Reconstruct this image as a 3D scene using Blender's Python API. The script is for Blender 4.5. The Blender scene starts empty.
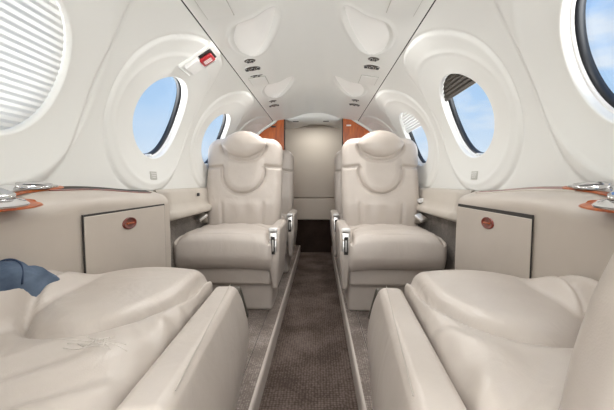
import bpy, bmesh, math, random
import numpy as np
from mathutils import Vector, Matrix
random.seed(4); rng = np.random.RandomState(4)
C = bpy.context.scene.collection
PI = math.pi

# ------------------------------------------------------------------ materials
def mat(name, col, rough=.5, metal=0, bump=None, spec=.5, coat=0, emis=None):
    m = bpy.data.materials.new(name); m.use_nodes = True
    nt = m.node_tree; b = nt.nodes['Principled BSDF']
    b.inputs['Base Color'].default_value = (*col, 1)
    b.inputs['Roughness'].default_value = rough
    b.inputs['Metallic'].default_value = metal
    b.inputs['Specular IOR Level'].default_value = spec
    b.inputs['Coat Weight'].default_value = coat
    b.inputs['Coat Roughness'].default_value = .12
    if emis:
        b.inputs['Emission Color'].default_value = (*emis[0], 1)
        b.inputs['Emission Strength'].default_value = emis[1]
    return m, nt, b
def N(nt, t, **kw):
    n = nt.nodes.new(t)
    for k, v in kw.items():
        if hasattr(n, k): setattr(n, k, v)
        else: n.inputs[k].default_value = v
    return n
def L(nt, a, b): nt.links.new(a, b)
def ramp(nt, fac, stops):
    r = N(nt, 'ShaderNodeValToRGB'); e = r.color_ramp.elements
    e[0].position, e[0].color = stops[0][0], (*stops[0][1], 1)
    e[1].position, e[1].color = stops[-1][0], (*stops[-1][1], 1)
    for p, c in stops[1:-1]:
        q = e.new(p); q.color = (*c, 1)
    L(nt, fac, r.inputs['Fac']); return r
def coords(nt, scale=(1, 1, 1)):
    tc = N(nt, 'ShaderNodeTexCoord'); mp = N(nt, 'ShaderNodeMapping')
    mp.inputs['Scale'].default_value = scale
    L(nt, tc.outputs['Object'], mp.inputs['Vector']); return mp.outputs['Vector']
def bump(nt, b, h, strength, dist, prev=None):
    n = N(nt, 'ShaderNodeBump'); n.inputs['Strength'].default_value = strength
    n.inputs['Distance'].default_value = dist; L(nt, h, n.inputs['Height'])
    if prev: L(nt, prev.outputs[0], n.inputs['Normal'])
    L(nt, n.outputs[0], b.inputs['Normal']); return n

def leather(name, c1, c2, wr=.35):
    m, nt, b = mat(name, c1, .34, spec=.45)
    v = coords(nt)
    n1 = N(nt, 'ShaderNodeTexNoise'); n1.inputs['Scale'].default_value = 6; n1.inputs['Detail'].default_value = 5
    L(nt, v, n1.inputs['Vector'])
    r = ramp(nt, n1.outputs['Fac'], [(.3, c2), (.65, c1)]); L(nt, r.outputs[0], b.inputs['Base Color'])
    v2 = coords(nt, (9, 6, 7))
    n2 = N(nt, 'ShaderNodeTexNoise'); n2.inputs['Scale'].default_value = 1; n2.inputs['Detail'].default_value = 3
    n2.inputs['Distortion'].default_value = 1.2; L(nt, v2, n2.inputs['Vector'])
    vo = N(nt, 'ShaderNodeTexVoronoi'); vo.inputs['Scale'].default_value = 420; L(nt, v, vo.inputs['Vector'])
    p = bump(nt, b, n2.outputs['Fac'], wr, .02)
    bump(nt, b, vo.outputs['Distance'], .12, .001, p)
    return m
M = {}
M['leather'] = leather('cream_leather', (.55, .492, .442), (.505, .448, .398), .22)
M['console'] = leather('console_leather', (.51, .452, .395), (.475, .42, .365), .05)
M['scuff'] = mat('pale_scuff', (.63, .58, .53), .5)[0]
M['ledge'] = leather('ledge_vinyl', (.56, .51, .45), (.52, .47, .41), .04)
m, nt, b = mat('headliner', (.80, .80, .768), .38, spec=.45)
v = coords(nt, (3, 3, 3)); n = N(nt, 'ShaderNodeTexNoise'); n.inputs['Scale'].default_value = 2; L(nt, v, n.inputs['Vector'])
bump(nt, b, n.outputs['Fac'], .25, .01); M['liner'] = m
M['white'] = mat('white_plastic', (.82, .81, .79), .3)[0]
M['shade'] = mat('pleated_fabric', (.80, .79, .75), .8)[0]
nt = M['shade'].node_tree; pb = nt.nodes['Principled BSDF']; tl = nt.nodes.new('ShaderNodeBsdfTranslucent'); tl.inputs[0].default_value = (.85, .84, .80, 1); mxs = nt.nodes.new('ShaderNodeMixShader'); mxs.inputs[0].default_value = .25
nt.links.new(pb.outputs[0], mxs.inputs[1]); nt.links.new(tl.outputs[0], mxs.inputs[2]); nt.links.new(mxs.outputs[0], nt.nodes['Material Output'].inputs[0])
M['greyshade'] = mat('grey_pleated_fabric', (.085, .075, .063), .75)[0]
M['black'] = mat('black_rubber', (.012, .014, .018), .45)[0]
M['dark'] = mat('dark_gap', (.03, .026, .023), .8)[0]
M['chrome'] = mat('chrome', (.58, .57, .57), .10, 1)[0]
M['steel'] = mat('brushed_steel', (.72, .71, .69), .30, 1)[0]
M['bronze'] = mat('dark_metal_grille', (.10, .09, .075), .4, .6)[0]
M['red'] = mat('red_plastic', (.42, .015, .022), .35)[0]
M['grille'] = mat('wall_placard', (.50, .49, .45), .6)[0]
M['door'] = mat('bulkhead_fabric', (.60, .555, .48), .8)[0]
M['strap'] = mat('belt_webbing', (.50, .46, .41), .8)[0]
m, nt, b = mat('lamp_lens', (.84, .835, .81), .3, emis=((1, .97, .92), .10)); M['lens'] = m

def wood(name, a, bb, coat=.5):
    m, nt, b = mat(name, a, .3, coat=coat)
    v = coords(nt, (7, 7, 1.6)); n = N(nt, 'ShaderNodeTexNoise'); n.inputs['Scale'].default_value = 3
    n.inputs['Detail'].default_value = 6; n.inputs['Distortion'].default_value = 1.5; L(nt, v, n.inputs['Vector'])
    r = ramp(nt, n.outputs['Fac'], [(.32, bb), (.62, a)]); L(nt, r.outputs[0], b.inputs['Base Color']); return m
M['wood'] = wood('glossy_cherry_wood', (.52, .12, .012), (.30, .05, .006), .15)
M['burl'] = wood('burl_wood', (.24, .035, .018), (.08, .012, .007))

def carpet(name, c1, c2, sc, st=.8):
    m, nt, b = mat(name, c1, .95, spec=.1)
    v = coords(nt, (sc, sc, sc))
    w = N(nt, 'ShaderNodeTexVoronoi'); w.inputs['Randomness'].default_value = .35; w.inputs['Scale'].default_value = 1
    L(nt, v, w.inputs['Vector'])
    n = N(nt, 'ShaderNodeTexNoise'); n.inputs['Scale'].default_value = .06; n.inputs['Detail'].default_value = 8; L(nt, v, n.inputs['Vector'])
    ad = N(nt, 'ShaderNodeMath', operation='MULTIPLY_ADD'); L(nt, w.outputs['Distance'], ad.inputs[0])
    ad.inputs[1].default_value = .75; L(nt, n.outputs['Fac'], ad.inputs[2])
    r = ramp(nt, ad.outputs[0], [(.55, c1), (1.15, c2)]); L(nt, r.outputs[0], b.inputs['Base Color'])
    iv = N(nt, 'ShaderNodeMath', operation='SUBTRACT'); iv.inputs[0].default_value = 1; L(nt, w.outputs['Distance'], iv.inputs[1])
    bump(nt, b, iv.outputs[0], st, .003); return m
M['aisle'] = carpet('aisle_carpet', (.175, .135, .116), (.065, .047, .039), 85, 1)
M['step'] = carpet('side_carpet', (.50, .435, .39), (.20, .165, .145), 120, 1)
M['darkcarpet'] = carpet('dark_carpet', (.05, .035, .028), (.03, .02, .016), 130)
M['sidecarpet'] = carpet('sidewall_carpet', (.38, .345, .31), (.18, .16, .145), 150)
M['edge'] = mat('step_edge_vinyl', (.56, .50, .45), .6)[0]
m, nt, b = mat('blue_denim', (.10, .15, .24), .9, spec=.1)
v = coords(nt, (260, 260, 260)); w = N(nt, 'ShaderNodeTexWave'); w.inputs['Scale'].default_value = .5; w.inputs['Distortion'].default_value = 2
L(nt, v, w.inputs['Vector']); v2 = coords(nt, (22, 9, 14)); n = N(nt, 'ShaderNodeTexNoise'); n.inputs['Scale'].default_value = 1.3; n.inputs['Detail'].default_value = 8
L(nt, v2, n.inputs['Vector']); r = ramp(nt, n.outputs['Fac'], [(.3, (.04, .06, .10)), (.75, (.17, .225, .31))]); L(nt, r.outputs[0], b.inputs['Base Color'])
bump(nt, b, w.outputs['Fac'], .4, .001); M['denim'] = m
M['stitch'] = mat('denim_seam', (.03, .05, .10), .9)[0]
# window pane: clear acrylic
m = bpy.data.materials.new('window_acrylic'); m.use_nodes = True; nt = m.node_tree; nt.nodes.clear()
o = N(nt, 'ShaderNodeOutputMaterial'); mx = N(nt, 'ShaderNodeMixShader'); fr = N(nt, 'ShaderNodeValue'); fr.outputs[0].default_value = .035
tr = N(nt, 'ShaderNodeBsdfTransparent'); tr.inputs['Color'].default_value = (.97, .985, 1, 1)
gl = N(nt, 'ShaderNodeBsdfGlossy'); gl.inputs['Roughness'].default_value = .03
L(nt, fr.outputs[0], mx.inputs[0]); L(nt, tr.outputs[0], mx.inputs[1]); L(nt, gl.outputs[0], mx.inputs[2]); L(nt, mx.outputs[0], o.inputs[0]); M['glass'] = m

# ------------------------------------------------------------------ mesh helpers
def link(name, V, F, m, parent=None, smooth=True, mats=None):
    me = bpy.data.meshes.new(name); me.from_pydata([tuple(map(float, p)) for p in V], [], F); me.update()
    if smooth: me.polygons.foreach_set('use_smooth', [True] * len(me.polygons))
    me.materials.append(M[m]); o = bpy.data.objects.new(name, me); C.objects.link(o)
    if parent: o.parent = parent
    return o
def from_bm(name, bm, m, parent=None, smooth=False):
    me = bpy.data.meshes.new(name); bmesh.ops.recalc_face_normals(bm, faces=bm.faces); bm.to_mesh(me); bm.free()
    if smooth: me.polygons.foreach_set('use_smooth', [True] * len(me.polygons))
    me.materials.append(M[m]); o = bpy.data.objects.new(name, me); C.objects.link(o)
    if parent: o.parent = parent
    return o
def thing(name, label, cat, loc=(0, 0, 0), rz=0, group=None):
    o = bpy.data.objects.new(name, None); C.objects.link(o); o.location = loc; o.rotation_euler = (0, 0, rz)
    o.empty_display_size = .05
    o['label'] = label; o['category'] = cat
    if group: o['group'] = group
    return o
def tag(o, label, cat, group=None):
    o['label'] = label; o['category'] = cat
    if group: o['group'] = group
    return o
def struct(o): o['kind'] = 'structure'; return o

def axis_samples(h, r, n, k=5):
    a = [math.tan(t * PI / 4 / k) * r for t in range(k, 0, -1)]
    lo = [-(h - r) - x for x in a]; mid = list(np.linspace(-(h - r), h - r, n + 1)); hi = [-x for x in lo[::-1]]
    return np.array(lo + mid + hi)
def rbox(c, half, r, n=(8, 8, 8), deform=None, k=5):
    """rounded box as one welded grid surface, returns V, F"""
    half = np.array(half, float); S = [axis_samples(half[i], r, n[i], k) for i in range(3)]
    V = []; F = []; idx = {}
    def vid(p):
        key = tuple(np.round(p, 6))
        if key not in idx: idx[key] = len(V); V.append(p)
        return idx[key]
    for ax in range(3):
        u, w = [(1, 2), (2, 0), (0, 1)][ax]
        for sg in (-1, 1):
            ids = []
            for a in S[u]:
                row = []
                for bb in S[w]:
                    p = [0, 0, 0]; p[ax] = sg * half[ax]; p[u] = a; p[w] = bb; row.append(vid(p))
                ids.append(row)
            for i in range(len(ids) - 1):
                for j in range(len(ids[0]) - 1):
                    q = [ids[i][j], ids[i + 1][j], ids[i + 1][j + 1], ids[i][j + 1]]
                    F.append(q if sg > 0 else q[::-1])
    P = np.array(V); inner = np.clip(P, -(half - r), half - r); d = P - inner
    ln = np.linalg.norm(d, axis=1, keepdims=True); Nn = d / np.maximum(ln, 1e-9)
    P = inner + Nn * r + np.array(c)
    if deform is not None: P = deform(P, Nn)
    return P, F
def rb(name, c, half, r, m, parent=None, n=(2, 2, 2), deform=None, k=3):
    P, F = rbox(c, half, min(r, min(half) * .999), n, deform, k); return link(name, P, F, m, parent)
def sst(x): x = np.clip(x, 0, 1); return x * x * (3 - 2 * x)
def gs(x, w): return np.exp(-(x / w) ** 2)

def tube(pts, rad, seg=8, closed=False, flat=1.0):
    """tube along points; returns V,F"""
    pts = [Vector(p) for p in pts]; n = len(pts); V = []; F = []
    for i, p in enumerate(pts):
        a = pts[(i - 1) % n] if (closed or i > 0) else p; bb = pts[(i + 1) % n] if (closed or i < n - 1) else p
        t = (bb - a).normalized(); up = Vector((0, 0, 1)) if abs(t.z) < .9 else Vector((1, 0, 0))
        s = t.cross(up).normalized(); q = s.cross(t)
        for k in range(seg):
            an = 2 * PI * k / seg; V.append(p + s * math.cos(an) * rad + q * math.sin(an) * rad * flat)
    for i in range(n if closed else n - 1):
        for k in range(seg):
            a = i * seg + k; b2 = i * seg + (k + 1) % seg; c = ((i + 1) % n) * seg + (k + 1) % seg; d = ((i + 1) % n) * seg + k
            F.append((a, b2, c, d))
    if not closed: F.append(tuple(range(seg))[::-1]); F.append(tuple((n - 1) * seg + k for k in range(seg)))
    return V, F
def prism(outline, z0, z1, bevel=0, xf=None):
    """outline (a,b) list extruded in third axis c; xf maps (a,b,c) to xyz"""
    bm = bmesh.new(); vs = [bm.verts.new((a, b2, z0)) for a, b2 in outline]; f = bm.faces.new(vs)
    r = bmesh.ops.extrude_face_region(bm, geom=[f]); bmesh.ops.translate(bm, verts=[g for g in r['geom'] if isinstance(g, bmesh.types.BMVert)], vec=(0, 0, z1 - z0))
    if bevel:
        bmesh.ops.recalc_face_normals(bm, faces=bm.faces)
        bmesh.ops.bevel(bm, geom=[e for e in bm.edges if abs(e.calc_face_angle(0)) > .9], offset=bevel, segments=2, affect='EDGES', clamp_overlap=True)
    if xf:
        for v in bm.verts: v.co = Vector(xf(*v.co))
    return bm
def smooth_closed(pts, sub=6):
    P = [Vector((*p, 0)) for p in pts]; n = len(P); out = []
    for i in range(n):
        p0, p1, p2, p3 = P[i - 1], P[i], P[(i + 1) % n], P[(i + 2) % n]
        for k in range(sub):
            t = k / sub
            q = .5 * ((2 * p1) + (p2 - p0) * t + (2 * p0 - 5 * p1 + 4 * p2 - p3) * t * t + (3 * p1 - p0 - 3 * p2 + p3) * t ** 3)
            out.append((q.x, q.y))
    return out

# ------------------------------------------------------------------ cabin shell
Y0, YE = -1.275, 3.90
def catmull(pts, n=40):
    P = [np.array(p, float) for p in pts]; P = [2 * P[0] - P[1]] + P + [2 * P[-1] - P[-2]]; out = []
    for i in range(1, len(P) - 2):
        for k in range(n):
            t = k / n; p0, p1, p2, p3 = P[i - 1:i + 3]
            out.append(.5 * (2 * p1 + (p2 - p0) * t + (2 * p0 - 5 * p1 + 4 * p2 - p3) * t * t + (3 * p1 - p0 - 3 * p2 + p3) * t ** 3))
    out.append(P[-2]); return np.array(out)
PR = catmull([(.728, .755), (.722, .88), (.707, .99), (.675, 1.095), (.62, 1.20), (.535, 1.30), (.405, 1.385)])
ds = np.r_[0, np.cumsum(np.linalg.norm(np.diff(PR, axis=0), axis=1))]; S = ds[-1]
def wallP(side, y, s, o=0.0):
    """points on the sidewall; s = height along the skin, o = distance outward"""
    s = np.asarray(s, float); y = np.asarray(y, float)
    x = np.interp(s, ds, PR[:, 0]); z = np.interp(s, ds, PR[:, 1]); e = .01
    tx = np.interp(s + e, ds, PR[:, 0]) - np.interp(s - e, ds, PR[:, 0]); tz = np.interp(s + e, ds, PR[:, 1]) - np.interp(s - e, ds, PR[:, 1])
    l = np.hypot(tx, tz); nx, nz = tz / l, -tx / l
    return np.stack([side * (x + nx * o), y + 0 * x, z + nz * o], -1)
PITCH = .79; WC = [.742 + PITCH * k for k in (-2, -1, 0, 1, 2, 3)]; SC = .352
OA, OB = .212, .192          # opening half sizes
def woff(side, yc): return -.028 if side > 0 and abs(yc - WC[2]) < .01 else 0.0
def relief(y, s, yc, off=0.0):
    rho = ((np.abs(y - yc + .035) / .352) ** 2.4 + (np.abs(s - S / 2) / (S / 2 * .985)) ** 2.4) ** (1 / 2.4)
    ro = np.sqrt(((y - yc - off) / OA) ** 2 + ((s - SC) / OB) ** 2)
    o = np.where(rho < 1, -.006 * sst((1 - rho) / .05), 0) + .004 * gs(rho - 1.0, .010)
    o = o + .011 * sst((1.62 - ro) / .6) - .0025 * gs(ro - 1.60, .06)
    return o
RINGS = [(1.0, 0), (.99, .001), (.98, .005), (.972, .012), (.965, .024)]
def make_wall(side, name):
    V = []; F = []
    n1, n2, MR = 44, 40, 56
    for yc in WC:
        h = PITCH / 2; off = woff(side, yc); yo = yc + off
        rect = [(yc - h + PITCH * i / n1, 0) for i in range(n1)] + [(yc + h, S * i / n2) for i in range(n2)] \
             + [(yc + h - PITCH * i / n1, S) for i in range(n1)] + [(yc - h, S - S * i / n2) for i in range(n2)]
        n = len(rect); R = np.array(rect); an = np.arctan2((R[:, 1] - SC) / (S / 2), (R[:, 0] - yc) / h)
        E = np.stack([yo + OA * np.cos(an), SC + OB * np.sin(an)], -1)
        base = len(V)
        for j, (sc_, dep) in enumerate(RINGS[::-1]):
            y = yo + (E[:, 0] - yo) * sc_; s = SC + (E[:, 1] - SC) * sc_
            V += list(wallP(side, y, s, relief(E[:, 0], E[:, 1], yc, off) + dep))
        for j in range(1, MR + 1):
            t = j / MR; Q = E + (R - E) * t
            V += list(wallP(side, Q[:, 0], Q[:, 1], relief(Q[:, 0], Q[:, 1], yc, off)))
        rows = len(RINGS) + MR
        for j in range(rows - 1):
            for i in range(n):
                a = base + j * n + i; b2 = base + j * n + (i + 1) % n; c = b2 + n; d = a + n
                F.append((a, b2, c, d) if side > 0 else (a, d, c, b2))
    # plain skin from last cell to the end
    yl = WC[-1] + PITCH / 2; ys = np.linspace(yl, YE, 5); ss = np.linspace(0, S, 41); base = len(V)
    for y in ys: V += list(wallP(side, np.full(41, y), ss, 0))
    for j in range(4):
        for i in range(40): F.append((base + j * 41 + i, base + j * 41 + i + 1, base + (j + 1) * 41 + i + 1, base + (j + 1) * 41 + i))
    o = struct(link(name, V, F, 'liner'))
    bm = bmesh.new(); bm.from_mesh(o.data); bmesh.ops.remove_doubles(bm, verts=bm.verts, dist=2e-4)
    bmesh.ops.recalc_face_normals(bm, faces=bm.faces); bm.to_mesh(o.data); bm.free()
    return o
make_wall(-1, 'wall_left'); make_wall(1, 'wall_right')
def lower_wall(side, name):
    prof = [(.712, .80), (.750, .79), (.750, .60), (.750, .42), (.750, .20), (.750, .06)][1:]
    V = []; F = []; ys = np.linspace(Y0, YE, 30)
    for y in ys:
        for x, z in prof: V.append((side * x, y, z))
    n = len(prof)
    for j in range(len(ys) - 1):
        for i in range(n - 1): F.append((j * n + i, j * n + i + 1, (j + 1) * n + i + 1, (j + 1) * n + i))
    struct(link(name, V, F, 'sidecarpet'))
lower_wall(-1, 'wall_lower_left'); lower_wall(1, 'wall_lower_right')

# ceiling with moulded light scoops
CP = catmull([(0, 1.452), (.07, 1.450), (.15, 1.432), (.21, 1.414), (.30, 1.405), (.4015, 1.388)])
def ceil_z(x): return np.interp(np.abs(x), CP[:, 0], CP[:, 1])
TRI = np.array([(.327, 1.395), (.290, 1.325), (.205, 1.282), (.140, 1.252), (.115, 1.275), (.124, 1.375), (.175, 1.520), (.235, 1.625), (.290, 1.652), (.338, 1.580), (.346, 1.470)])
def sd_tri(x, y):
    x = np.asarray(x, float); y = np.asarray(y, float)
    d = np.full(x.shape, 1e9); inside = np.zeros(x.shape, bool); n = len(OUT)
    for i in range(n):
        a = OUT[i]; b2 = OUT[(i + 1) % n]; e = b2 - a
        t = np.clip(((x - a[0]) * e[0] + (y - a[1]) * e[1]) / (e @ e), 0, 1)
        d = np.minimum(d, np.hypot(x - a[0] - t * e[0], y - a[1] - t * e[1]))
        hit = ((a[1] > y) != (b2[1] > y)); xi = a[0] + (y - a[1]) / (e[1] if abs(e[1]) > 1e-12 else 1e-12) * e[0]
        inside ^= hit & (x < xi)
    return np.where(inside, -d, d)
OUT = np.array(smooth_closed([tuple(p) for p in TRI], 3))
xs = np.linspace(-.4015, .4015, 136); ys = np.arange(Y0, YE + .004, .0085)
X, Y = np.meshgrid(xs, ys); Z = ceil_z(X)
LK = (-3, -2, -1, 0, 1)
for k in LK:
    sd = sd_tri(np.abs(X), Y - .80 * k)
    Z = Z + .030 * sst(-sd / .06) - .004 * gs(sd, .008)
V = np.stack([X, Y, Z], -1).reshape(-1, 3); nx = len(xs); F = []
for j in range(len(ys) - 1):
    for i in range(nx - 1): F.append((j * nx + i, (j + 1) * nx + i, (j + 1) * nx + i + 1, j * nx + i + 1))
struct(link('ceiling', V, F, 'liner'))
for sd_, nm in ((-1, 'trim_1'), (1, 'trim_2')):
    P = [(.385, 1.402), (.397, 1.397), (.401, 1.394), (.407, 1.391), (.42, 1.385), (.44, 1.42), (.40, 1.44), (.385, 1.42)]
    V = [(sd_ * x, y, z) for y in (Y0, YE) for x, z in P]; n = len(P)
    F = [(i, (i + 1) % n, n + (i + 1) % n, n + i) for i in range(n)]
    struct(link(nm, V, F, 'dark', smooth=False))

# floor: sunken aisle and the two raised sides
AW = .178
V = [(-AW, Y0, 0), (AW, Y0, 0), (AW, YE, 0), (-AW, YE, 0)]
struct(link('floor', V, [(0, 1, 2, 3)], 'aisle', smooth=False))
for sd_, nm in ((-1, 'floor_left'), (1, 'floor_right')):
    a, c = sorted((sd_ * (AW + .012), sd_ * .745))
    bm = prism([(a, Y0), (c, Y0), (c, YE), (a, YE)], 0, .08); struct(from_bm(nm, bm, 'step'))
    P = [(AW, 0), (AW, .070), (AW + .003, .078), (AW + .006, .081), (AW + .012, .081), (AW + .012, .0)]
    V = [(sd_ * x, y, z) for y in (Y0, YE) for x, z in P]; n = len(P)
    struct(link('trim_%d' % (3 if sd_ < 0 else 4), V, [(i, (i + 1) % n, n + (i + 1) % n, n + i) for i in range(n)], 'edge', smooth=False))
    # seat track
    x = sd_ * .248; t = rb('trim_%d' % (5 if sd_ < 0 else 6), (x, 1.3, .081), (.006, 2.5, .003), .0015, 'step'); struct(t)
    rb('track_slot', (x, 1.3, .0835), (.0012, 2.48, .0012), .0005, 'dark', t)

# ------------------------------------------------------------------ windows
def ell(side, yc, f, o, n=72):
    an = np.linspace(0, 2 * PI, n, endpoint=False); off = woff(side, yc); y = yc + off + OA * f * np.cos(an); s = SC + OB * f * np.sin(an)
    yy = yc + off + OA * np.cos(an); s1 = SC + OB * np.sin(an)
    return wallP(side, y, s, relief(yy, s1, yc, off) + o)
def loft(rings, close=False):
    n = len(rings[0]); V = [p for r in rings for p in r]; F = []
    for j in range(len(rings) - (0 if close else 1)):
        for i in range(n):
            a = j * n + i; b2 = j * n + (i + 1) % n; j2 = (j + 1) % len(rings); F.append((a, b2, j2 * n + (i + 1) % n, j2 * n + i))
    return V, F
def shade(side, yc, s_from, m, parent, name, o=.040):
    # corrugated horizontal pleats filling the opening above s_from
    V = []; F = []; ns, ny = 150, 24; fl = .955
    ss = np.linspace(max(s_from, SC - OB * fl + 1e-4), SC + OB * fl - 1e-4, ns)
    for s in ss:
        hw = OA * fl * math.sqrt(max(0, 1 - ((s - SC) / (OB * fl)) ** 2)); y = np.linspace(yc - hw, yc + hw, ny)
        ph = (s / .0165) % 1; tri = abs(ph * 2 - 1)
        V += list(wallP(side, y, np.full(ny, s), o + .009 * tri * .6 + .008))
    for j in range(ns - 1):
        for i in range(ny - 1): F.append((j * ny + i, j * ny + i + 1, (j + 1) * ny + i + 1, (j + 1) * ny + i))
    ob = link(name, V, F, m, parent, smooth=False)
    return ob
def window(side, yc, idx, sh=None):
    fr = struct(bpy.data.objects.new('window_%d' % idx, None)); C.objects.link(fr); fr.location = (0, 0, 0)
    V, F = loft([ell(side, yc, f, o) for f, o in ((.975, .020), (.962, .022), (.95, .022), (.94, .026), (.935, .040), (.975, .042))], True)
    link('window_frame', V, F, 'white', fr)
    V, F = loft([ell(side, yc, f, o) for f, o in ((.95, .030), (.93, .029), (.905, .040), (.905, .052), (.96, .054))], True)
    link('gasket', V, F, 'black', fr)
    r0 = ell(side, yc, .93, .046); r1 = ell(side, yc, .93, .049)
    V = list(r0) + list(r1); n = len(r0); F = [tuple(range(n)), tuple(range(n, 2 * n))[::-1]] + [(i, (i + 1) % n, n + (i + 1) % n, n + i) for i in range(n)]
    link('pane', V, F, 'glass', fr, smooth=False)
    if sh:
        shade(side, yc, SC + OB * sh[0], sh[1], fr, 'shade', .012)
        if sh[0] > -.9:
            s = SC + OB * sh[0]; hw = OA * .93 * math.sqrt(1 - sh[0] ** 2)
            pts = wallP(side, np.linspace(yc - hw, yc + hw, 14), np.full(14, s), .026)
            V, F = tube(pts, .005); link('shade_rail', V, F, sh[1] if sh[1] == 'greyshade' else 'white', fr)
    # small shade latch at the foot of the opening
    V, F = rbox((0, 0, 0), (.016, .008, .006), .004, (2, 2, 2), k=2)
    p = wallP(side, yc + woff(side, yc), SC - OB * .93, .026); V = V + p; link('latch', V, F, 'white', fr)
    return fr
i = 1
for side in (-1, 1):
    for k, yc in enumerate(WC):
        sh = None
        if side < 0 and k == 2: sh = (-.999, 'shade')
        if side > 0 and k == 3: sh = (.52, 'greyshade')
        if side > 0 and k == 4: sh = (.30, 'shade')
        window(side, yc, i, sh); i += 1
# seal the skin outside the opening rims with an outer fuselage shell (open only at the openings)
# placards under the middle windows
for side, yc, lb in ((-1, WC[3], 'small grey placard under the middle left window'), (1, WC[3], 'small grey placard under the middle right window')):
    t = thing('placard', lb, 'placard', (0, 0, 0), group='wall placards')
    V, F = rbox((0, 0, 0), (.030, .018, .0015), .0015, (1, 1, 1), k=2)
    P = wallP(side, yc + V[:, 0], .085 + V[:, 1], relief(yc + V[:, 0], .085 + V[:, 1], yc) - .002 + V[:, 2]); link('plate', P, F, 'grille', t)
    for q in range(3):
        V, F = rbox((0, 0, 0), (.024 - .004 * q, .0014, .0006), .0006, (1, 1, 1), k=1)
        yy = yc + V[:, 0]; s2 = .095 - .009 * q + V[:, 1]; P = wallP(side, yy, s2, relief(yy, s2, yc) - .0042 + V[:, 2]); link('text_line', P, F, 'white', t)

# emergency exit handle up by the left ceiling seam
t = thing('exit_handle', 'red emergency exit handle in a white cover beside the left ceiling seam', 'exit handle')
def onwall(side, yc, sc, dims, r, off, rot=0, n=(2, 2, 2)):
    V, F = rbox((0, 0, 0), dims, r, n, k=3); a = V[:, 0] * math.cos(rot) - V[:, 1] * math.sin(rot); bb = V[:, 0] * math.sin(rot) + V[:, 1] * math.cos(rot)
    return wallP(side, yc + a, sc + bb, off + V[:, 2]), F
EY, ES = 1.475, .665
P, F = onwall(-1, EY, ES, (.062, .088, .012), .011, -.002); link('housing', P, F, 'liner', t)
P, F = onwall(-1, EY - .005, ES - .034, (.044, .034, .008), .004, -.022); cv = link('cover', P, F, 'white', t)
P, F = onwall(-1, EY + .0, ES + .034, (.044, .030, .003), .002, -.015); link('recess', P, F, 'dark', t)
P, F = onwall(-1, EY - .002, ES + .026, (.032, .030, .006), .005, -.027); rh = link('handle', P, F, 'red', t)
for q in range(3):
    P, F = onwall(-1, EY - .012 + .011 * q, ES + .026, (.0022, .018, .001), .0008, -.0335, n=(1, 1, 1)); link('mark', P, F, 'white', rh)
P, F = onwall(-1, EY + .040, ES + .022, (.003, .030, .010), .003, -.022); link('bezel', P, F, 'steel', t)

# ------------------------------------------------------------------ ceiling fittings
def tri_outline(inset, n=60):
    cx, cy = TRI.mean(0); out = []
    for a in np.linspace(0, 2 * PI, n, endpoint=False):
        lo, hi = 0, .4
        for _ in range(24):
            m_ = (lo + hi) / 2
            if sd_tri(np.array(cx + m_ * math.cos(a)), np.array(cy + m_ * math.sin(a))) < -inset: lo = m_
            else: hi = m_
        out.append((cx + lo * math.cos(a), cy + lo * math.sin(a)))
    return out
OUTL = tri_outline(.004); cx, cy = TRI.mean(0)
pos = {-3: 'behind the camera', -2: 'above the camera', -1: 'just above the top of the view', 0: 'nearest', 1: 'second'}
for side in (-1, 1):
    for k in (0, 1):
        sn = 'left' if side < 0 else 'right'
        lb = {0: f'large triangular dished ceiling light, {sn} of the nearest pair', 1: f'triangular dished ceiling light, {sn} of the farther pair by the bulkhead'}.get(k, f'triangular dished ceiling light, {sn} side, {pos[k]}')
        t = thing('ceiling_light', lb, 'ceiling light', (side * cx, cy + .8 * k, float(ceil_z(cx))), group='dished ceiling lights')
        V = []; n = len(OUTL)
        for f, dz in ((1, .003), (.93, .008), (.82, .013), (.7, .0155), (.45, .017), (.2, .0175)):
            for a, b2 in OUTL:
                x = (a - cx) * f; y = (b2 - cy) * f; V.append((side * x, y, float(ceil_z(cx + x)) - float(ceil_z(cx)) + dz - .004))
        V.append((0, 0, .0136)); F = [(j * n + i, j * n + (i + 1) % n, (j + 1) * n + (i + 1) % n, (j + 1) * n + i) for j in range(5) for i in range(n)]
        F += [(5 * n + i, 5 * n + (i + 1) % n, 6 * n) for i in range(n)]
        link('lens', V, F, 'lens', t)
def vent(x, y, a, b2, label, nozzles=2, grp='ceiling air vents'):
    t = thing('air_vent', label, 'air vent', (x, y, float(ceil_z(x)) + .001), group=grp)
    t.rotation_euler = (0, math.atan2(float(ceil_z(abs(x) - .02) - ceil_z(abs(x) + .02)), .04) * (1 if x > 0 else -1), 0)
    R = []
    for f, z in ((1.10, .002), (1.09, -.003), (1.04, -.004), (1.0, -.002)):
        R.append([(a * f * math.cos(q), b2 * f * math.sin(q), z) for q in np.linspace(0, 2 * PI, 32, endpoint=False)])
    V, F = loft(R); link('bezel', V, F, 'steel', t)
    R = [[(a * f * math.cos(q), b2 * f * math.sin(q), z) for q in np.linspace(0, 2 * PI, 32, endpoint=False)] for f, z in ((1.02, -.0025), (.6, -.002), (.02, -.002))]
    V, F = loft(R); link('grille', V, F, 'bronze', t)
    for q in range(nozzles):
        xx = a * .38 * (2 * q - nozzles + 1); V, F = rbox((xx, 0, -.006), (a * .2, b2 * .42, .004), .003, (1, 1, 1), k=3); link('nozzle', V, F, 'black', t)
        V, F = tube([(xx + a * .24 * math.cos(g), b2 * .46 * math.sin(g), -.006) for g in np.linspace(0, 2 * PI, 16, endpoint=False)], .0015, 6, True); link('ring', V, F, 'steel', t)
    return t
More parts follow.
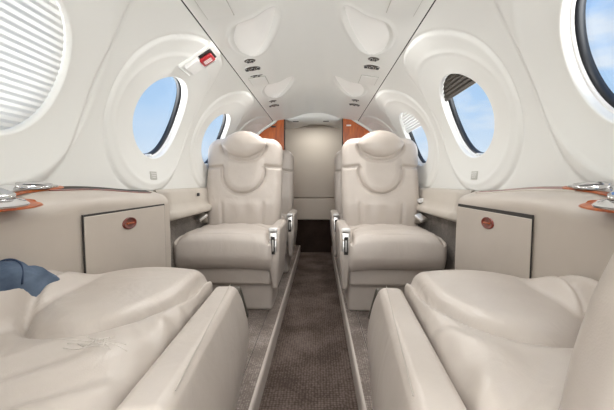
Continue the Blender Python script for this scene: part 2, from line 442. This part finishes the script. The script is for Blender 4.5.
for k, w in ((0, 'nearest'), (1, 'farther')):
    for side in (-1, 1):
        sn = 'left' if side < 0 else 'right'; y = .035 + .83 * k; sx = -.306 if side < 0 else .298
        vent(sx, 1.665 + y, .027, .028, f'round dark vent in the {w} {sn} ceiling cluster, closest to the dished light')
        vent(sx + side * .008, 1.775 + y * 1.03, .040, .032, f'wide oval dark vent in the {w} {sn} ceiling cluster, behind the round one', 3)
vent(-.315, 1.925, .035, .015, 'slim dark slot vent, last of the three on the near left ceiling', 2)
for k in (0, 1):
    for side in (-1, 1):
        sn = 'left' if side < 0 else 'right'
        x = side * .318; y = 1.115 + .80 * k if k < 1 else 2.03
        if k == 1: x = side * .318
        w = {0: 'at the top edge of the view', 1: 'between the two dished lights'}[k]
        sl = math.atan2(float(ceil_z(.27) - ceil_z(.366)), .096) * side
        o = rb('oxygen_mask_hatch', (0, 0, 0), (.047, .135 if k < 1 else .075, .0022), .002, 'liner', None, (1, 1, 1))
        o.location = (x, y, float(ceil_z(.318)) - .0035); o.rotation_euler = (0, sl, 0)
        if k == 1: o.location.z = float(ceil_z(.318)) - .0035
        tag(o, f'flat white rectangular ceiling hatch, {sn} side, {w}', 'hatch', 'oxygen mask hatches')
        g = rb('gap', (0, 0, .0012), (.0490, (.137 if k < 1 else .077), .0018), .001, 'grille', o, (1, 1, 1))

# ------------------------------------------------------------------ seats
def make_seat(name, label, m, loc, rz, front=-.28, rear=.20, hw=.25, back_y=.185, back_hw=.252, lean=.14, back_shift=0, top=.45,
              arm=(.262, .033, -.27, .17, .155, .492), base_hw=.235, taper=.5, pad_len=.36, group=None, crown=.018, bulge=0.0, fg=False, puff=.012, armtilt=0, armr=.7, olim=None, creased=.016, flare=0):
    t = thing(name, label, 'seat', loc, rz, group)
    cyc = (front + rear) / 2; cl = (rear - front) / 2
    hh = .095; cz = top - hh - .004
    def cush(P, Nn):
        P = P.copy(); x, y, z = P[:, 0], P[:, 1], P[:, 2]; u = x / hw; topw = sst((z - (cz + .01)) / .06) * np.clip(Nn[:, 2] + .3, 0, 1)
        q = np.sqrt((x / (hw * .86)) ** 2 + (np.clip(y - front - pad_len * .35, 0, None) / (pad_len * .72)) ** 2)
        dz = crown * (1 - u ** 2) + topw * (puff * sst((1.06 - q) / .25) - creased * gs(q - 1.04, .04))
        # a few stretched folds that run out from the pad
        fold = (.0065 if fg else .0035) * np.sin(x * 55 + 8 * np.sin(y * 9)) * sst((q - 1.05) / .3)
        P[:, 2] = z + dz + topw * fold
        fr = sst((front + .10 - y) / .10); P[:, 2] -= fr * topw * .016           # rolled front edge
        P[:, 1] += np.where(Nn[:, 1] < -.3, -.014 * (1 - ((z - cz) / hh) ** 2) * (1 - np.clip(u, -1, 1) ** 10), 0)
        P[:, 1] += .03 * fr * sst((cz - z) / hh)                                  # tucks under
        if olim:
            xo = -m * P[:, 0]; lim = olim(P[:, 1]); xn = np.where(xo > 0, xo * lim / hw, xo)
            P[:, 2] += topw * .085 * sst((xn - .10) / .055) * sst((y - front - .02) / .27)
            P[:, 0] = -m * xn
        return P
    P, F = rbox((0, cyc, cz), (hw, cl, hh), .038, (56, 64, 8), cush); s_ = link('seat_cushion', P, F, 'leather', t)
    # piping along the front edge of the seat panel, both sides
    # backrest
    bz0, bz1 = top - .06, 1.015; bzc = (bz0 + bz1) / 2; bh = (bz1 - bz0) / 2; th = .062
    def back(P, Nn):
        P = P.copy(); x, y, z = P[:, 0], P[:, 1], P[:, 2]; u = x / back_hw; fw = np.clip(-Nn[:, 1], 0, 1)
        rr = np.hypot(x, z - .795); arc = np.where(z < .83, np.abs(rr - .142), 1)
        sh = np.where(np.abs(x) > .140, np.abs(z - (.835 - .10 * (np.abs(x) - .14))), 1)
        up = np.where((z > .80), np.abs(np.abs(x) - (.150 + .10 * (z - .80))), 1)
        dc = np.minimum(arc, sh)
        dy = .021 * gs(dc, .0085) - .013 * sst((.142 - np.where(z > .795, np.abs(x), rr)) / .05) - .008 * gs(u, .9) * sst((.63 - z) / .05)
        dy += .018 * gs(np.hypot(x / 1.45, z - .968) - .101, .010) * (z < .97)
        dy += .003 * np.sin(x * 60) * gs(z - .56, .05) * (np.abs(x) < .12)
        dy += .008 * gs(np.abs(x) - .135, .012) * sst((.62 - z) / .04)
        P[:, 1] = y + fw * dy
        w = 1 - .11 * sst((z - .92) / .11) ** 1.5 - .04 * sst((.60 - z) / .2) - .02 * gs(z - .83, .015)
        P[:, 0] = x * w + m * flare * sst((.72 - z) / .28) * (x * m > 0)
        P[:, 1] += lean * (z - .45) - .02 * gs(z - .60, .12)
        P[:, 2] += .018 * sst((z - .9) / .1) * gs(x, .16)
        return P
    P, F = rbox((0, back_y + th, bzc), (back_hw, th, bh), .05, (60, 4, 90), back)
    P[:, 0] += back_shift; bk = link('backrest', P, F, 'leather', t)
    # crescent head pillow
    V = []; F = []; nu, nv = 40, 24
    hx, hz, hy = .146, .092, .058; hc = .968
    for j in range(nv + 1):
        ph = -PI / 2 + PI * j / nv
        for i in range(nu):
            a = 2 * PI * i / nu; cxx = math.cos(a); cz_ = math.sin(a)
            R = math.cos(ph); x = hx * R * cxx * (1 + .02 * cxx * cxx); z = hz * R * np.sign(cz_) * abs(cz_) ** 1.35 * (.95 if cz_ > 0 else 1.0)
            y = hy * math.sin(ph) * (1 if ph > 0 else 1) * (1 - .25 * R * R * 0)
            V.append((x + back_shift, back_y - .004 + y + lean * (hc + z - .45), hc + z + .012))
    for j in range(nv):
        for i in range(nu): F.append((j * nu + i, j * nu + (i + 1) % nu, (j + 1) * nu + (i + 1) % nu, (j + 1) * nu + i))
    link('head_pillow', V, F, 'leather', t)
    # pedestal and skirt
    rb('pedestal', (0, cyc + .06, .086), (base_hw, cl - .10, .086), .02, 'leather', t, (4, 4, 2), k=4)
    rb('skirt', (0, cyc + .03, .222), (base_hw + .004, cl - .06, .052), .018, 'leather', t, (4, 4, 2), k=4)
    # inboard arm panel
    ax, aw, y0, y1, z0, z1 = arm
    def armd(P, Nn):
        P = P.copy(); x, y, z = P[:, 0], P[:, 1], P[:, 2]; v = (z - z0) / (z1 - z0)
        f = 1 - (1 - taper) * (1 - sst(v / .75)); P[:, 0] = ax + (x - ax) * f
        yc = (y0 + y1) / 2; P[:, 1] = y + np.where(y < yc, 1, -1) * .05 * (1 - sst(v / .6)) + np.where(y < yc, .03 * sst((v - .8) / .2), 0)
        P[:, 0] += bulge * np.clip(Nn[:, 0], 0, 1) * np.sin(PI * np.clip(v, 0, 1)) * 1.0
        P[:, 2] += armtilt * (y - y0) * sst(v)
        P[:, 0] *= 1
        return P
    P, F = rbox((ax, (y0 + y1) / 2, (z0 + z1) / 2), (aw, (y1 - y0) / 2, (z1 - z0) / 2), aw * armr, (6, 20, 16), armd)
    P[:, 0] *= m; F = F if m > 0 else [f[::-1] for f in F]
    link('armrest', P, F, 'leather', t)
    zc = z1 - .085; yf = y0 - .004 + .012
    # control plate on the front of the arm
    if not fg: cp = rb('control_plate', (m * ax, yf - .002, zc), (.0225, .010, .066), .009, 'steel', t, (1, 1, 3), lambda P, Nn: np.stack([P[:, 0], P[:, 1] + .25 * np.clip(P[:, 2] - zc, 0, 1) + .12 * np.clip(zc - P[:, 2], 0, 1), P[:, 2]], -1))
    if not fg: rb('lever_slot', (m * ax, yf - .0105, zc - .004), (.0105, .003, .046), .002, 'dark', cp, (1, 1, 1))
    if not fg: rb('lever', (m * ax, yf - .014, zc - .004), (.0048, .004, .030), .003, 'steel', cp, (1, 1, 1))
    if fg: rb('control_strip', (m * (ax + aw - .004), y0 + .012, z1 - .060), (.016, .012, .050), .007, 'bronze', t, (1, 1, 3), lambda P, Nn: np.stack([P[:, 0] + m * .26 * (z1 - .02 - P[:, 2]), P[:, 1], P[:, 2]], -1))
    if fg:
        V, F = tube([(m * (ax + .013 + .02 * q), y0 + .02 + .62 * q, z1 + .001 + armtilt * (.02 + .62 * q) - .004 * q) for q in np.linspace(0, 1, 30)], .0011, 6); link('seam', V, F, 'strap', t)
    else: rb('arm_cap', (m * ax, yf + .006, zc + .076), (.022, .014, .010), .008, 'white', t, (1, 1, 1))
    if not fg:
        # piping buttons between cushion and arm, and the loose belt outboard
        xb = -m * (hw - .045)
        pts = [(xb - m * .015, .17, top + .015), (xb - m * .005, .13, top + .045), (xb, .095, top + .062), (xb + m * .012, .06, top + .068)]
        V, F = tube(pts, .019, 8, flat=.2); sb = link('seat_belt', V, F, 'strap', t)
        V, F = rbox((0, 0, 0), (.024, .034, .009), .006, (1, 1, 1), k=3)
        R = np.array(Matrix.Rotation(.55, 3, 'X') @ Matrix.Rotation(-m * .5, 3, 'Z')); V = V @ R.T + np.array((xb + m * .0, .055, top + .066)); link('buckle', V, F, 'steel', sb)
    return t
far = dict()
make_seat('cabin_seat', 'cream leather seat facing the camera at left of the aisle, nearer one', 1, (-.464, 2.0, .08), 0, hw=.268)
make_seat('cabin_seat', 'cream leather seat facing the camera at right of the aisle, nearer one', -1, (.436, 2.0, .08), 0, hw=.256)
make_seat('cabin_seat', 'cream leather seat mostly hidden behind the left camera-facing seat', 1, (-.446, 2.80, .08), 0, hw=.24)
make_seat('cabin_seat', 'cream leather seat mostly hidden behind the right camera-facing seat', -1, (.426, 2.80, .08), 0, hw=.24)
R7 = math.radians(6)
OL = lambda y: (.626 - .445 + y * .1045) / .9945
FG = dict(front=-.36, rear=.36, hw=.178, back_hw=.165, base_hw=.135, pad_len=.45, crown=.022, arm=(.221, .034, -.350, .34, .05, .402), taper=.90, bulge=.036, fg=True, puff=.014, top=.445, armtilt=.07, armr=.5, olim=OL, creased=.026)
make_seat('cabin_seat', 'large cream leather seat seen from behind at lower left, crumpled mark on its cushion', -1, (-.445, .705, .08), PI + R7, back_y=.45, lean=.38, **FG)
make_seat('cabin_seat', 'cream leather seat at lower right, its backrest filling the right edge', 1, (.445, .705, .08), PI - R7, back_y=.31, lean=.32, back_shift=-.045, flare=.018, **{**FG, 'back_hw': .140})

ls = bpy.data.objects['cabin_seat.004']; cu = [c for c in ls.children if c.name.startswith('seat_cushion')][0]
cv_ = np.array([v.co[:] for v in cu.data.vertices]); cv_ = cv_[cv_[:, 2] > .40]
def surf(x, y):
    dd = (cv_[:, 0] - x) ** 2 + (cv_[:, 1] - y) ** 2; k = np.argsort(dd)[:6]; w_ = 1 / (dd[k] + 1e-6); return float((cv_[k, 2] * w_).sum() / w_.sum())
bm_v = []; bm_f = []; c0 = (-.085, .17)
for q in range(14):
    a0 = rng.rand() * 2 * PI; l0 = .012 + .035 * rng.rand() * (1.7 if abs(math.cos(a0)) > .8 else .6); ox_ = c0[0] + .018 * rng.randn() * .8; oy_ = c0[1] + .010 * rng.randn()
    pts = []
    for g in np.linspace(-1, 1, 7):
        x_ = ox_ + g * l0 * math.cos(a0); y_ = oy_ + g * l0 * .6 * math.sin(a0) + .002 * math.sin(g * 5 + q); pts.append((x_, y_, surf(x_, y_) + .0004))
    V, F = tube(pts, .0010, 5, flat=.8); bm_f += [tuple(i_ + len(bm_v) for i_ in f) for f in F]; bm_v += V
o = link('crumple_mark', bm_v, bm_f, 'scuff', ls); o['label'] = 'pale crumpled crease mark'

# ------------------------------------------------------------------ side consoles
def console(side):
    sn = 'left' if side < 0 else 'right'
    t = thing('side_console', f'beige leather side cabinet under the {sn} windows with an oval wood door pull', 'cabinet', (side * .66, 1.0, .08))
    ox, oy, oz = side * .66, 1.0, .08
    ys = list(np.linspace(-.3, .8, 18)) + list(np.linspace(.82, 1.46, 30)) + [1.48, 1.495, 1.507, 1.515, 1.519, 1.52]
    V = []; rows = []
    for y in ys:
        r = .042 + .026 * float(sst((.98 - y) / .25)); ztop = .797 - .024 * float(sst((y - .98) / .5)); e = max(0, y - 1.48) / .04
        end = .04 * (1 - math.sqrt(max(0, 1 - e * e)))
        fx = .630 + end; p = [(.712, .085), (.712, ztop - end)]
        sl = .35; tx = fx + r; zt = ztop - (.712 - tx) * sl
        for q in np.linspace(.15, 1, 5): p.append((.712 + (tx - .712) * q, ztop - (.712 - (.712 + (tx - .712) * q)) * sl - end))
        for a in np.linspace(.12, 1, 10):
            an = a * PI / 2 ; p.append((tx - r * math.sin(an), zt - end - r * (1 - math.cos(an)) - sl * r * (math.sin(an)) * .6))
        zf = p[-1][1]
        for q in np.linspace(.1, 1, 12): p.append((fx, zf + (.085 - zf) * q))
        rows.append(p)
    n = len(rows[0])
    for y, p in zip(ys, rows): V += [(side * x - ox, y - oy, z - oz) for x, z in p]
    F = [(j * n + i, j * n + (i + 1) % n, (j + 1) * n + (i + 1) % n, (j + 1) * n + i) for j in range(len(ys) - 1) for i in range(n)]
    F += [tuple(range(n)), tuple((len(ys) - 1) * n + i for i in range(n))[::-1]]
    o = link('cabinet_body', V, F, 'console', t)
    # door: dark reveal, slab, oval pull
    y0, y1, z0, z1 = (.924, 1.420, .30, .712) if side < 0 else (.955, 1.455, .30, .712)
    gp = rb('door_gap', (side * .6250 - ox, (y0 + y1) / 2 - oy, (z0 + z1) / 2 + .002 - oz), (.0022, (y1 - y0) / 2 + (.0015 if side > 0 else .0035), (z1 - z0) / 2 + (.005 if side > 0 else .0035)), .001, 'dark', t, (1, 1, 1))
    d = rb('door', (side * .6255 - ox, (y0 + y1) / 2 - oy, (z0 + z1) / 2 - oz - (.004 if side > 0 else 0)), (.0045, (y1 - y0) / 2, (z1 - z0) / 2), .003, 'console', t, (2, 2, 2))
    yh = 1.148 if side < 0 else 1.195; R = []
    for f, dx in ((1, 0), (1, .003), (.85, .005), (.8, .003), (.4, .002), (.02, .002)):
        R.append([(side * (.621 - dx) - ox, yh + .043 * f * math.cos(q) - oy, .668 + .0205 * f * math.sin(q) - oz) for q in np.linspace(0, 2 * PI, 40, endpoint=False)])
    Vv, Ff = loft(R); h = link('door_pull', Vv, Ff, 'burl', d)
    rb('finger_bar', (side * .6165 - ox, yh - oy, .668 - oz), (.002, .022, .0025), .0015, 'wood', h, (1, 1, 1))
    # stowed table slot with wood edge along the wall
    def strip(nm, x0, x1, ya, yb, dz, mt, th=.002):
        Vq = []; yy = np.linspace(ya, yb, 20)
        for y in yy:
            ztop = .797 - .024 * float(sst((y - .98) / .5))
            for x, up in ((x0, 0), (x0, th), (x1, th), (x1, 0)): Vq.append((side * x - ox, y - oy, ztop - (.712 - x) * .35 + dz + up - oz))
        Fq = [(4 * j + i, 4 * j + (i + 1) % 4, 4 * j + 4 + (i + 1) % 4, 4 * j + 4 + i) for j in range(19) for i in range(4)] + [(0, 1, 2, 3), (79, 78, 77, 76)]
        return link(nm, Vq, Fq, mt, t, smooth=False)
    strip('table_slot', .684, .710, .90, 1.44, -.0005, 'dark' if side < 0 else 'burl', .002)
    strip('wood_edge', .679, .686, .88, 1.42, -.0005, 'burl' if side < 0 else 'ledge', .003)
    return t
console(-1); console(1)
def topz(x, y):
    z = .797 - (.712 - x) * .35
    return z
def drink_tray(side):
    sn = 'left' if side < 0 else 'right'
    t = thing('drink_holder', f'chrome drink holder on a red wood plate atop the {sn} side cabinet', 'drink holder', (side * .65, .70, .78), group='drink holders')
    # forked wood plate lying on the sloping top, then the chrome plate over it
    out = [(.588, .40), (.588, .60), (.590, .70), (.598, .752), (.608, .768), (.622, .762), (.634, .742), (.652, .748), (.668, .80), (.680, .87), (.690, .935), (.700, .955), (.709, .94), (.711, .85), (.711, .70), (.711, .40)]
    sm = smooth_closed(out, 4)
    lift = .0005
    xf = lambda a, b2, c: (side * a - side * .65, b2 - .70, topz(a, b2) + c + lift - .78 - (.004 if a < .62 else 0))
    from_bm('wood_plate', prism(sm, .0005, .004, .0015, xf), 'wood', t)
    ci = [(.590, .42), (.591, .60), (.594, .69), (.603, .728), (.620, .734), (.636, .712), (.655, .722), (.672, .78), (.684, .86), (.693, .92), (.700, .935), (.706, .915), (.706, .80), (.706, .42)]
    sm2 = smooth_closed(ci, 4)
    from_bm('chrome_plate', prism(sm2, .0042, .0082, .0012, xf), 'chrome', t)
    # raised square tray and round cup ring
    def at(x, y, dz): return (side * (x - .65), y - .70, topz(x, y) + lift + dz - .78)
    R = []
    for f, dz in ((1.0, .008), (1.0, .017), (.90, .017), (.86, .009), (.02, .009)):
        R.append([at(.652 + .030 * f * np.sign(math.cos(q)) * abs(math.cos(q)) ** .5, .690 + .036 * f * np.sign(math.sin(q)) * abs(math.sin(q)) ** .5, dz) for q in np.linspace(0, 2 * PI, 40, endpoint=False)])
    V, F = loft(R); link('tray', V, F, 'chrome', t)
    R = []
    for f, dz in ((1.0, .008), (1.0, .016), (.88, .016), (.84, .0095), (.02, .009)):
        R.append([at(.690 + .016 * f * math.cos(q), .845 + .055 * f * math.sin(q), dz) for q in np.linspace(0, 2 * PI, 40, endpoint=False)])
    V, F = loft(R); link('cup_ring', V, F, 'chrome', t)
    R = [[at(.690 + .013 * f * math.cos(q), .845 + .045 * f * math.sin(q), .0105) for q in np.linspace(0, 2 * PI, 30, endpoint=False)] for f in (1, .02)]
    V, F = loft(R); link('well', V, F, 'black', t)
drink_tray(-1); drink_tray(1)

# side ledge running past the camera-facing seats
for side in (-1, 1):
    sn = 'left' if side < 0 else 'right'
    pr = [(.722, .775), (.712, .772), (.700, .755), (.694, .70), (.684, .672), (.668, .664), (.660, .654), (.658, .638), (.664, .626), (.690, .622), (.722, .62)]
    V = [(side * x, y, z) for y in np.linspace(1.53, 3.25, 12) for x, z in pr]; n = len(pr)
    F = [(j * n + i, j * n + (i + 1) % n, (j + 1) * n + (i + 1) % n, (j + 1) * n + i) for j in range(11) for i in range(n)] + [tuple(range(n)), tuple(11 * n + i for i in range(n))[::-1]]
    o = link('trim_%d' % (7 if side < 0 else 8), V, F, 'ledge'); struct(o)
    dd = rb('wall_carpet', (side * .728, 2.4, .44), (.004, .86, .17), .003, 'sidecarpet', o)
o = rb('switch_box', (0, 0, 0), (.018, .035, .012), .006, 'white', None, (1, 1, 1)); o.location = (.682, 2.20, .692); o.rotation_euler = (0, -.3, 0)
tag(o, 'small white box on the right side ledge beside the seat', 'switch box')
o = rb('jack_socket', (0, 0, 0), (.006, .012, .010), .005, 'black', None, (1, 1, 1)); o.location = (-.690, 2.02, .735)
tag(o, 'small black socket on the left side ledge beside the seat', 'socket')

# denim garment beyond the left foreground cushion
t = thing('jeans', 'rounded blue denim jeans fabric bulging at the left edge between seat and cabinet', 'clothing', (-.602, .59, .53))
def dtop(y): return .655 - .53 - .13 * np.clip((y - .04) / .22, 0, 1) ** 1.7
def den(P, Nn):
    P = P.copy(); x, y, z = P[:, 0], P[:, 1], P[:, 2]
    P[:, 2] = z / .078 * (dtop(y) - .0) + .003 * np.sin(y * 90 + x * 30) + .002 * np.sin(y * 150 - x * 60)
    P[:, 0] -= .0
    return P
P, F = rbox((0, 0, .039), (.024, .25, .039), .023, (10, 40, 10), den); g = link('denim_fabric', P, F, 'denim', t)
for yq in (-.01, .075):
    pts = [(-.0 + .0255 * math.cos(a) * (1 - .15 * math.sin(a)) + 0, yq + .012 * math.sin(a * 2), float(dtop(yq)) * (.35 + .67 * max(0, math.sin(a)) ** .5)) for a in np.linspace(.12, PI - .12, 20)]
    V, F = tube(pts, .0022, 6); link('seam', V, F, 'stitch', g)

# ------------------------------------------------------------------ forward bulkhead
PY = 3.28
for side in (-1, 1):
    inn = -.300 if side < 0 else .262
    s1 = [(x * side, z) for x, z in PR[::-1][::8]]
    out = [(inn, .08), (inn, 1.437)] + ([(side * .39, 1.39)] if True else []) + [(side * (abs(x) - .004), z) for x, z in s1 if abs(x) > .40] + [(side * .70, .70), (side * .67, .08)]
    bm = prism(out, 0, .02, 0, lambda a, b2, c: (a, PY + c, b2))
    o = struct(from_bm('wall_front_left' if side < 0 else 'wall_front_right', bm, 'wood'))
    # dark jamb along the free edge and pale edge trim against the skin
    rb('jamb', (inn - side * .004, PY + .012, .76), (.004, .016, .677), .002, 'dark', o)
    pts = [(side * (abs(x) - .012), PY - .006, z - .008) for x, z in s1 if abs(x) > .40]
    V, F = tube([(inn + side * .045, PY - .006, 1.432)] + pts, .013, 8); link('edge_trim', V, F, 'liner', o)
o = rb('placard', (0, 0, 0), (.022, .002, .007), .001, 'white', None, (1, 1, 1)); o.location = (.315, PY - .004, 1.345); tag(o, 'small white placard on the right wood partition', 'placard')
o = rb('coat_hook', (0, 0, 0), (.022, .010, .008), .006, 'black', None, (1, 1, 1)); o.location = (-.40, PY - .012, 1.335); tag(o, 'small black coat hook on the left wood partition', 'hook')
# header above the opening
def hd(P, Nn):
    P = P.copy(); P[:, 1] -= .05 * np.clip(-Nn[:, 1], 0, 1) * (1 - (P[:, 0] / .29) ** 2); P[:, 2] += .03 * sst((np.abs(P[:, 0] + .02) - .22) / .08) * (P[:, 2] < 1.42); return P
h = struct(rb('trim_9', (-.019, PY + .09, 1.435), (.277, .10, .045), .03, 'liner', None, (20, 4, 4), hd, 5))
for x in (-.19, .10):
    o = rb('door_latch', (x, PY + .02, 1.392), (.028, .012, .006), .004, 'black', h, (1, 1, 1))
# end wall: fabric panels above a dark carpeted recess
e = struct(rb('wall_front', (0, 3.895, 1.00), (.72, .012, .62), .004, 'door', None, (2, 1, 2)))
rb('upper_panel', (-.02, 3.872, 1.03), (.335, .014, .40), .012, 'door', e, (2, 1, 2)); rb('lower_panel', (-.02, 3.872, .502), (.335, .014, .122), .012, 'door', e, (2, 1, 2))
struct(rb('baseboard_front', (0, 3.90, .19), (.72, .02, .19), .004, 'darkcarpet', None, (1, 1, 1)))

# ------------------------------------------------------------------ light
w = bpy.data.worlds.new('sky'); bpy.context.scene.world = w; w.use_nodes = True; nt = w.node_tree; bg = nt.nodes['Background']
tc = N(nt, 'ShaderNodeTexCoord'); sx = N(nt, 'ShaderNodeSeparateXYZ'); L(nt, tc.outputs['Generated'], sx.inputs[0])
sky = ramp(nt, sx.outputs['Z'], [(0.0, (.30, .36, .44)), (.045, (.33, .44, .60)), (.075, (.70, .82, .95)), (.20, (.50, .71, .96)), (.55, (.31, .55, .94)), (1, (.18, .40, .88))])
mp = N(nt, 'ShaderNodeMapping'); mp.inputs['Scale'].default_value = (1.5, 1.5, 5); L(nt, tc.outputs['Generated'], mp.inputs['Vector'])
cn = N(nt, 'ShaderNodeTexNoise'); cn.inputs['Scale'].default_value = 3; cn.inputs['Detail'].default_value = 8; L(nt, mp.outputs[0], cn.inputs['Vector'])
cr = ramp(nt, cn.outputs['Fac'], [(.46, (0, 0, 0)), (.62, (1, 1, 1))])
ea = N(nt, 'ShaderNodeMath', operation='MULTIPLY'); L(nt, cr.outputs[0], ea.inputs[0])
er = N(nt, 'ShaderNodeMapRange'); L(nt, sx.outputs['X'], er.inputs[0]); er.inputs[1].default_value = 0; er.inputs[2].default_value = .4; er.inputs[3].default_value = .12; er.inputs[4].default_value = .8
L(nt, er.outputs[0], ea.inputs[1])
mx = N(nt, 'ShaderNodeMixRGB'); L(nt, ea.outputs[0], mx.inputs[0]); L(nt, sky.outputs[0], mx.inputs[1]); mx.inputs[2].default_value = (.85, .90, .96, 1)
gr = N(nt, 'ShaderNodeMapRange'); L(nt, sx.outputs['Z'], gr.inputs[0]); gr.inputs[1].default_value = -.10; gr.inputs[2].default_value = -.03; gr.inputs[3].default_value = 1; gr.inputs[4].default_value = 0
mg = N(nt, 'ShaderNodeMixRGB'); L(nt, gr.outputs[0], mg.inputs[0]); L(nt, mx.outputs[0], mg.inputs[1]); mg.inputs[2].default_value = (7.6, 7.55, 7.4, 1)   # bright lower hemisphere added to light the ceiling from below
L(nt, mg.outputs[0], bg.inputs[0]); bg.inputs[1].default_value = 1.0
def area(name, loc, tgt, sx_, sy_, e, col=(1, .97, .93)):
    l = bpy.data.lights.new(name, 'AREA'); l.shape = 'RECTANGLE'; l.size = sx_; l.size_y = sy_; l.energy = e; l.color = col
    o = bpy.data.objects.new(name, l); C.objects.link(o); o.location = loc
    o.rotation_euler = (Vector(tgt) - Vector(loc)).to_track_quat('-Z', 'Y').to_euler(); return o
# unseen fill lights added to the cabin, then lamps in the ceiling dishes
l = area('end_wall_fill', (0, 3.60, 1.42), (0, 3.62, 0), .25, .12, 1.9)  # added fill that brightens the end wall, no fixture there
area('overhead_fill', (0, -.25, 1.40), (0, 1.6, .9), .5, .5, 9, (1, .985, .965))  # added fill panel above and behind the camera, aimed forward
area('aft_fill', (0, -1.2, .85), (0, 1.5, 1.25), 1.2, 1.1, 9, (1, .99, .98))  # broad frontal fill added at the open aft end, out of view
for side in (-1, 1):
    for k in (0, 1):
        l = bpy.data.lights.new('dome_lamp', 'AREA'); l.shape = 'DISK'; l.size = .07; l.energy = 2.4; l.color = (1, .985, .96)
        o = bpy.data.objects.new('dome_lamp', l); C.objects.link(o); o.location = (side * cx, cy + .8 * k, 1.400)

# ------------------------------------------------------------------ camera
cam = bpy.data.cameras.new('camera'); co = bpy.data.objects.new('camera', cam); C.objects.link(co)
cam.sensor_width = 36; cam.lens = 340 / 614 * 36; cam.clip_start = .01
co.location = (.035, 0, .81); co.rotation_euler = (PI / 2 - math.atan(23 / 340), 0, math.atan(12 / 340))
bpy.context.scene.camera = co
vs = bpy.context.scene.view_settings; vs.view_transform = 'Standard'; vs.look = 'None'; vs.gamma = 1; vs.exposure = 0; vs.use_curve_mapping = False
